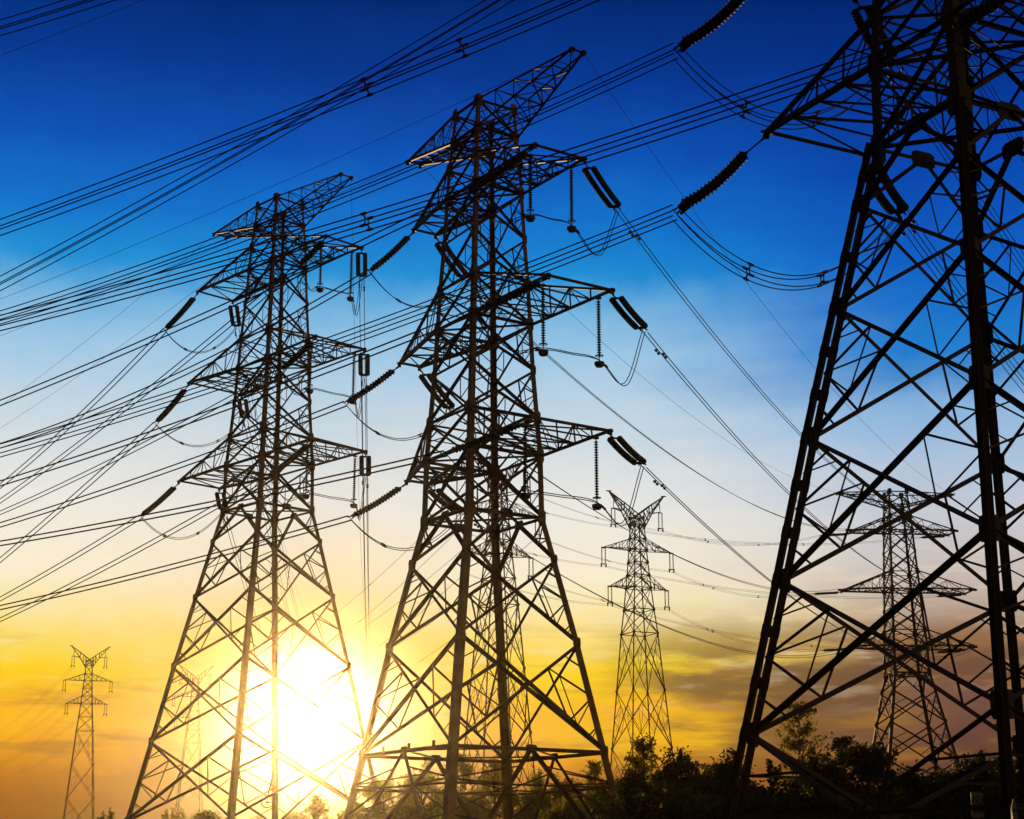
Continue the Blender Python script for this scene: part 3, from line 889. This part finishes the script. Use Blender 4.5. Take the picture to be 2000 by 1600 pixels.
def tree(x, y, ztop, r, kind, label, group, seed):
    rnd = random.Random(seed)
    root = empty({'bush': 'bush'}.get(kind, 'tree'), (x, y, -.1)); tag(root, label, 'bush' if kind == 'bush' else 'tree', group)
    H = ztop + .1; wood = MB(); lf = MB()
    def limb(p, q, r0, r1):
        m = p.lerp(q, .5) + Vector((rnd.uniform(-.1, .1), rnd.uniform(-.1, .1), rnd.uniform(0, .15))) * (q - p).length
        wood.tube([p, m, q], r0, 5, r1)
    def clump(c, rad, n, s):
        for _ in range(n):
            v = Vector((rnd.gauss(0, 1), rnd.gauss(0, 1), rnd.gauss(0, .8))) * rad * .55
            leaf(lf, c + v, s * rnd.uniform(.6, 1.25), rnd)
    ls = .24
    if kind == 'spire':
        wood.tube([Vector((0, 0, 0)), Vector((rnd.uniform(-.1, .1), 0, H * .5)), Vector((0, 0, H))], .14, 6, .02)
        nb = int(30 + H * 3)
        for i in range(nb):
            t = .18 + .80 * (i / nb) ** .9; az_ = rnd.uniform(0, 6.283)
            L = r * (1.15 - t) * rnd.uniform(.6, 1.35) * 1.25 + .12
            p = Vector((0, 0, H * t)); q = p + Vector((math.cos(az_) * L, math.sin(az_) * L, L * rnd.uniform(.5, 1.1)))
            if q.z > H: q.z = H
            limb(p, q, .035, .01)
            for f in (.4, .6, .8, 1.0):
                clump(p.lerp(q, f) + Vector((rnd.gauss(0, .1), rnd.gauss(0, .1), rnd.gauss(0, .12))), .22 + .1 * L * rnd.random(), int(rnd.uniform(8, 22)), ls * .95)
        clump(Vector((0, 0, H - .15)), .16, 12, ls * .9); clump(Vector((.05, 0, H - .6)), .25, 18, ls * .9)
    elif kind == 'shoots':
        for i in range(46):
            az_ = rnd.uniform(0, 6.283); rr = r * math.sqrt(rnd.random())
            b = Vector((math.cos(az_) * rr * .25, math.sin(az_) * rr * .25, 0))
            h = H * (1 - .40 * (rr / r) ** 2) * rnd.uniform(.82, 1.0)
            q = Vector((math.cos(az_) * rr * 1.05, math.sin(az_) * rr * 1.05, h))
            m = b.lerp(q, .55); m.x *= .8; m.y *= .8
            wood.tube([b, m, q], .04, 4, .012)
            up = Vector((math.cos(az_) * .12, math.sin(az_) * .12, 1)).normalized()
            for f in range(16):
                pp = m.lerp(q, f / 15); clump(pp, .16, 7, ls * .9)
    else:
        trunk_h = H * (.30 if kind == 'round' else .08)
        if kind == 'round':
            wood.tube([Vector((0, 0, 0)), Vector((rnd.uniform(-.15, .15), 0, trunk_h)), Vector((rnd.uniform(-.2, .2), rnd.uniform(-.2, .2), H * .72))], .17, 6, .05)
        nb = 17 if kind == 'round' else 20
        for i in range(nb):
            az_ = i * 2.4 + rnd.uniform(-.4, .4); t = rnd.uniform(0, 1) ** .8
            cz = trunk_h + (H - trunk_h) * (.25 + .62 * t); rr = r * 1.08 * math.sqrt(max(.06, 1 - (1.7 * (t - .42)) ** 2)) * rnd.uniform(.6, 1.12)
            p = Vector((0, 0, max(.1, cz - .45 * (H - trunk_h) * .6))); q = Vector((math.cos(az_) * rr, math.sin(az_) * rr, cz + rnd.uniform(-.1, .3)))
            limb(p, q, .06, .018)
            for _ in range(5):
                f = rnd.uniform(.45, 1.0); c = p.lerp(q, f); q2 = c + Vector((rnd.gauss(0, .35), rnd.gauss(0, .35), rnd.uniform(-.05, .65))) * (.5 + .28 * r)
                if q2.z > H - .1: q2.z = H - .1 - rnd.uniform(0, .35)
                limb(c, q2, .022, .008); clump(q2, .34 + .05 * r, int(rnd.uniform(26, 52)), ls); clump(c.lerp(q2, .5), .35, 20, ls)
        for _ in range(5):
            az_ = rnd.uniform(0, 6.283); b = Vector((math.cos(az_) * r * .35, math.sin(az_) * r * .35, H * .72)); q = b + Vector((rnd.gauss(0, .15), rnd.gauss(0, .15), H - b.z))
            q.z = H * rnd.uniform(.93, 1.0); limb(b, q, .02, .006)
            for f in (.5, .7, .85, 1.0): clump(b.lerp(q, f), .17, 13, ls * .85)
    wood.build('trunk', BARK, root)
    lf.build('crown', LEAF_B if kind == 'shoots' or x < 5 or (kind == 'spire' and x < 18) else LEAF_A, root)  # crowns on the sun side take the brightened leaf colour
    return root


TREES = [   # x, y, top height, crown radius, habit
    (-29.9, 124.8, 6.27, 1.30, 'shoots'),
    (-25.6, 128.0, 6.46, 1.65, 'shoots'),
    (-24.6, 134.4, 6.23, 1.40, 'round'),
    (-20.7, 137.6, 6.42, 1.27, 'shoots'),
    (-18.6, 140.8, 6.28, 1.47, 'round'),
    (-14.4, 124.8, 6.79, 1.30, 'spire'),
    (-12.2, 128.0, 6.24, 1.34, 'round'),
    (-8.5, 112.0, 7.72, 1.72, 'round'),
    (-6.2, 115.2, 8.73, 1.84, 'round'),
    (-3.5, 118.4, 9.35, 1.82, 'spire'),
    (-1.2, 112.0, 8.46, 1.58, 'spire'),
    (1.4, 116.8, 8.34, 1.86, 'round'),
    (3.4, 112.0, 7.72, 1.58, 'round'),
    (6.0, 121.6, 9.12, 1.27, 'spire'),
    (6.7, 112.0, 7.59, 1.38, 'round'),
    (7.3, 92.8, 8.69, 1.31, 'spire'),
    (6.0, 83.2, 6.45, 1.28, 'round'),
    (8.6, 86.4, 7.62, 1.49, 'round'),
    (10.7, 89.6, 6.93, 1.27, 'round'),
    (11.3, 86.4, 7.62, 1.17, 'round'),
    (12.3, 80.0, 6.60, 1.33, 'round'),
    (15.5, 89.6, 10.30, 1.82, 'spire'),
    (14.7, 80.0, 6.98, 1.47, 'round'),
    (18.3, 92.8, 8.63, 1.14, 'spire'),
    (16.0, 75.2, 7.11, 1.52, 'round'),
    (18.6, 80.0, 6.26, 1.62, 'round'),
    (21.1, 83.2, 6.30, 1.53, 'round'),
    (22.1, 80.0, 7.13, 1.77, 'round'),
    (25.9, 86.4, 7.21, 1.49, 'round'),
    (9.9, 72.0, 4.94, 1.55, 'bush'),
    (12.0, 70.4, 4.61, 1.73, 'bush'),
    (13.9, 68.8, 4.58, 1.69, 'bush'),
    (16.3, 70.4, 4.53, 1.73, 'bush'),
    (18.7, 72.0, 4.68, 1.77, 'bush'),
    (20.4, 70.4, 4.69, 1.73, 'bush'),
    (7.8, 75.2, 4.97, 1.85, 'bush'),
    (5.3, 75.2, 4.81, 1.62, 'bush'),
    (3.1, 92.8, 5.46, 1.99, 'bush'),
    (0.3, 96.0, 5.65, 2.06, 'bush'),
    (-3.0, 99.2, 5.66, 2.13, 'bush'),
    (-6.0, 99.2, 5.55, 1.83, 'bush'),
    (-8.9, 102.4, 5.37, 1.57, 'bush'),
]
WHERE = [
    'low coppiced tree with upright shoots at the bottom left, right of the far left tower', 'bushy tree top with upright shoots left of the left tower, near its outer leg', 'rounded leafy tree top touching the outer leg of the left tower',
    'small tree top with shoots inside the legs of the left tower', 'glowing rounded tree top inside the left tower, under the sun', 'pointed glowing tree top right of the inner legs of the left tower', 'sunlit leafy tree top just left of the middle tower',
    'glowing leafy tree behind the leftmost foot of the middle tower', 'leafy yellow-green tree between the left feet of the middle tower', 'tallest glowing tree behind the front leg of the middle tower', 'slim glowing tree just right of the front leg of the middle tower',
    'leafy tree behind the dark rear leg of the middle tower', 'rounded tree between the rear and right legs of the middle tower', 'small airy tree standing out left of the right leg of the middle tower', 'rounded tree behind the right foot of the middle tower',
    'thin leafy sprig rising highest beside the slender tower foot', 'dark tree at the foot of the slender tower, beneath the sprig', 'dense dark tree right of the slender tower foot', 'low dark tree in the dip left of the nearest tower', 'dark leafy tree touching the left leg of the nearest tower',
    'dark tree right behind the foot of the left leg of the nearest tower', 'tallest pointed airy tree framed by the nearest tower', 'dark leafy tree below the pointed airy tree', 'narrow upright tree right of the pointed airy tree',
    'dense round dark tree left of the distant tower foot', 'dark tree in front of the distant tower foot', 'dark tree right below the distant tower foot', 'broad dark tree left of the thickest leg of the nearest tower', 'dark tree behind the thickest leg at the right edge',
    'dark bush at the foot of the left leg of the nearest tower', 'dark bush below the tallest pointed tree', 'dark bush right of the pointed tree, below the narrow one', 'dark bush below the distant tower', 'dark bush beside the round warning sign', 'dark bush at the bottom right corner',
    'dark bush below the dense tree right of the slender tower', 'brown bush at the bottom right of the middle tower', 'brown bush between the right feet of the middle tower', 'brown bush under the dark rear leg of the middle tower', 'orange-lit bush right of the front foot of the middle tower',
    'orange-lit bush left of the front foot of the middle tower', 'orange-lit bush at the leftmost foot of the middle tower']
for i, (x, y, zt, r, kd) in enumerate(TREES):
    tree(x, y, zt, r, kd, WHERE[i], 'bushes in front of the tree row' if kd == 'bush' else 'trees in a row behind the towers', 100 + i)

# ------------------------------------------------------------------ small things low on the right
# warning board with a ring pictogram, on a post
bx = empty('warning_sign', (14.62, 52.8, 0)); tag(bx, 'upright board with a ring pictogram low beside the thickest leg of the nearest tower', 'sign')
mb = MB(); mb.lathe(Vector((0, .06, 0)), Vector((0, .06, 3.95)), [(0, .035), (1, .035)], 8); mb.build('post', STEEL, bx)
mb = MB(); mb.prism(Vector((0, 0, 3.42)), Vector((0, -.02, 3.42)), [(-.19, -.27), (.19, -.27), (.19, .5), (-.19, .5)], Vector((1, 0, 0)), Vector((0, 0, 1))); pnl = mb.build('panel', PALE, bx)
mb = MB()
def flat_ring(mb, cx, cz, r0, r1, y_, n=28):
    pts = []
    for k in range(n):
        a = 2 * math.pi * k / n; pts += [(cx + math.cos(a) * r0, y_, cz + math.sin(a) * r0), (cx + math.cos(a) * r1, y_, cz + math.sin(a) * r1)]
    mb.poly(pts, [(2 * k, 2 * k + 1, (2 * k + 3) % (2 * n), (2 * k + 2) % (2 * n)) for k in range(n)])
flat_ring(mb, 0, 3.66, .125, .165, -.026)
mb.poly([(-.10, -.028, 3.73), (-.07, -.028, 3.76), (.10, -.028, 3.59), (.07, -.028, 3.56)], [(0, 1, 2, 3)])
flat_ring(mb, 0.0, 3.735, 0, .022, -.030, 12)
mb.poly([(-.03, -.030, 3.71), (.03, -.030, 3.71), (.045, -.030, 3.64), (.02, -.030, 3.56), (-.02, -.030, 3.56), (-.045, -.030, 3.64)], [(0, 1, 2, 3, 4, 5)])
mb.poly([(-.165, -.026, 3.30), (.165, -.026, 3.30), (.165, -.026, 3.42), (-.165, -.026, 3.42)], [(0, 1, 2, 3)])
mb.build('pictogram', INK, pnl)
# white marker post with pointed cap
mp = empty('marker_post', (9.55, 32.0, 0)); tag(mp, 'white marker post with a pointed cap and dark band, bottom right', 'post')
mb = MB(); mb.bar(Vector((0, 0, -.2)), Vector((0, 0, 2.72)), .10, .10, Vector((1, 0, 0))); shaft = mb.build('shaft', PALE, mp)
mb = MB(); mb.bar(Vector((0, 0, 2.64)), Vector((0, 0, 2.70)), .108, .108, Vector((1, 0, 0))); mb.build('band', INK, shaft)
mb = MB(); mb.poly([(-.05, -.05, 2.721), (.05, -.05, 2.721), (.05, .05, 2.721), (-.05, .05, 2.721), (0, 0, 2.90)], [(3, 2, 1, 0), (0, 1, 4), (1, 2, 4), (2, 3, 4), (3, 0, 4)]); mb.build('cap', PALE, mp)
# spoked wheel bracketed to the rear leg of the left tower
wl = empty('spoked_wheel', (-17.0, 116.6, 6.05)); tag(wl, 'small spoked wheel bracketed to a leg low inside the left tower', 'wheel')
mb = MB(); n = 20; ring = [Vector((math.cos(2 * math.pi * k / n) * .38, 0, math.sin(2 * math.pi * k / n) * .38)) for k in range(n + 1)]; mb.tube(ring, .05, 6); mb.build('rim', STEEL, wl)
mb = MB()
for k in range(8): mb.bar(Vector((0, 0, 0)), Vector((math.cos(k * .7854) * .37, 0, math.sin(k * .7854) * .37)), .035)
mb.lathe(Vector((0, -.06, 0)), Vector((0, .06, 0)), [(0, .08), (1, .08)], 10); mb.build('spokes', STEEL, wl)
mb = MB(); mb.bar(Vector((0, .05, 0)), Vector((.62, .12, .05)), .06); mb.build('bracket', STEEL_OLD, wl)

# ------------------------------------------------------------------ haze
mb = MB()
x0, x1, y0, y1, z0, z1 = -420, 420, -260, 560, -1.6, 54
mb.poly([(x0, y0, z0), (x1, y0, z0), (x1, y1, z0), (x0, y1, z0), (x0, y0, z1), (x1, y0, z1), (x1, y1, z1), (x0, y1, z1)],
        [(0, 3, 2, 1), (4, 5, 6, 7), (0, 1, 5, 4), (1, 2, 6, 5), (2, 3, 7, 6), (3, 0, 4, 7)])
hm = bpy.data.materials.new('haze'); hm.use_nodes = True
ht = hm.node_tree; ht.nodes.clear()
ho = ht.nodes.new('ShaderNodeOutputMaterial'); hv = ht.nodes.new('ShaderNodeVolumePrincipled')
hv.inputs['Color'].default_value = (1.0, .88, .68, 1); hv.inputs['Density'].default_value = HAZE_DENSITY
hv.inputs['Anisotropy'].default_value = .98
ht.links.new(hv.outputs[0], ho.inputs['Volume'])
tag(mb.build('haze', hm), kind='stuff')
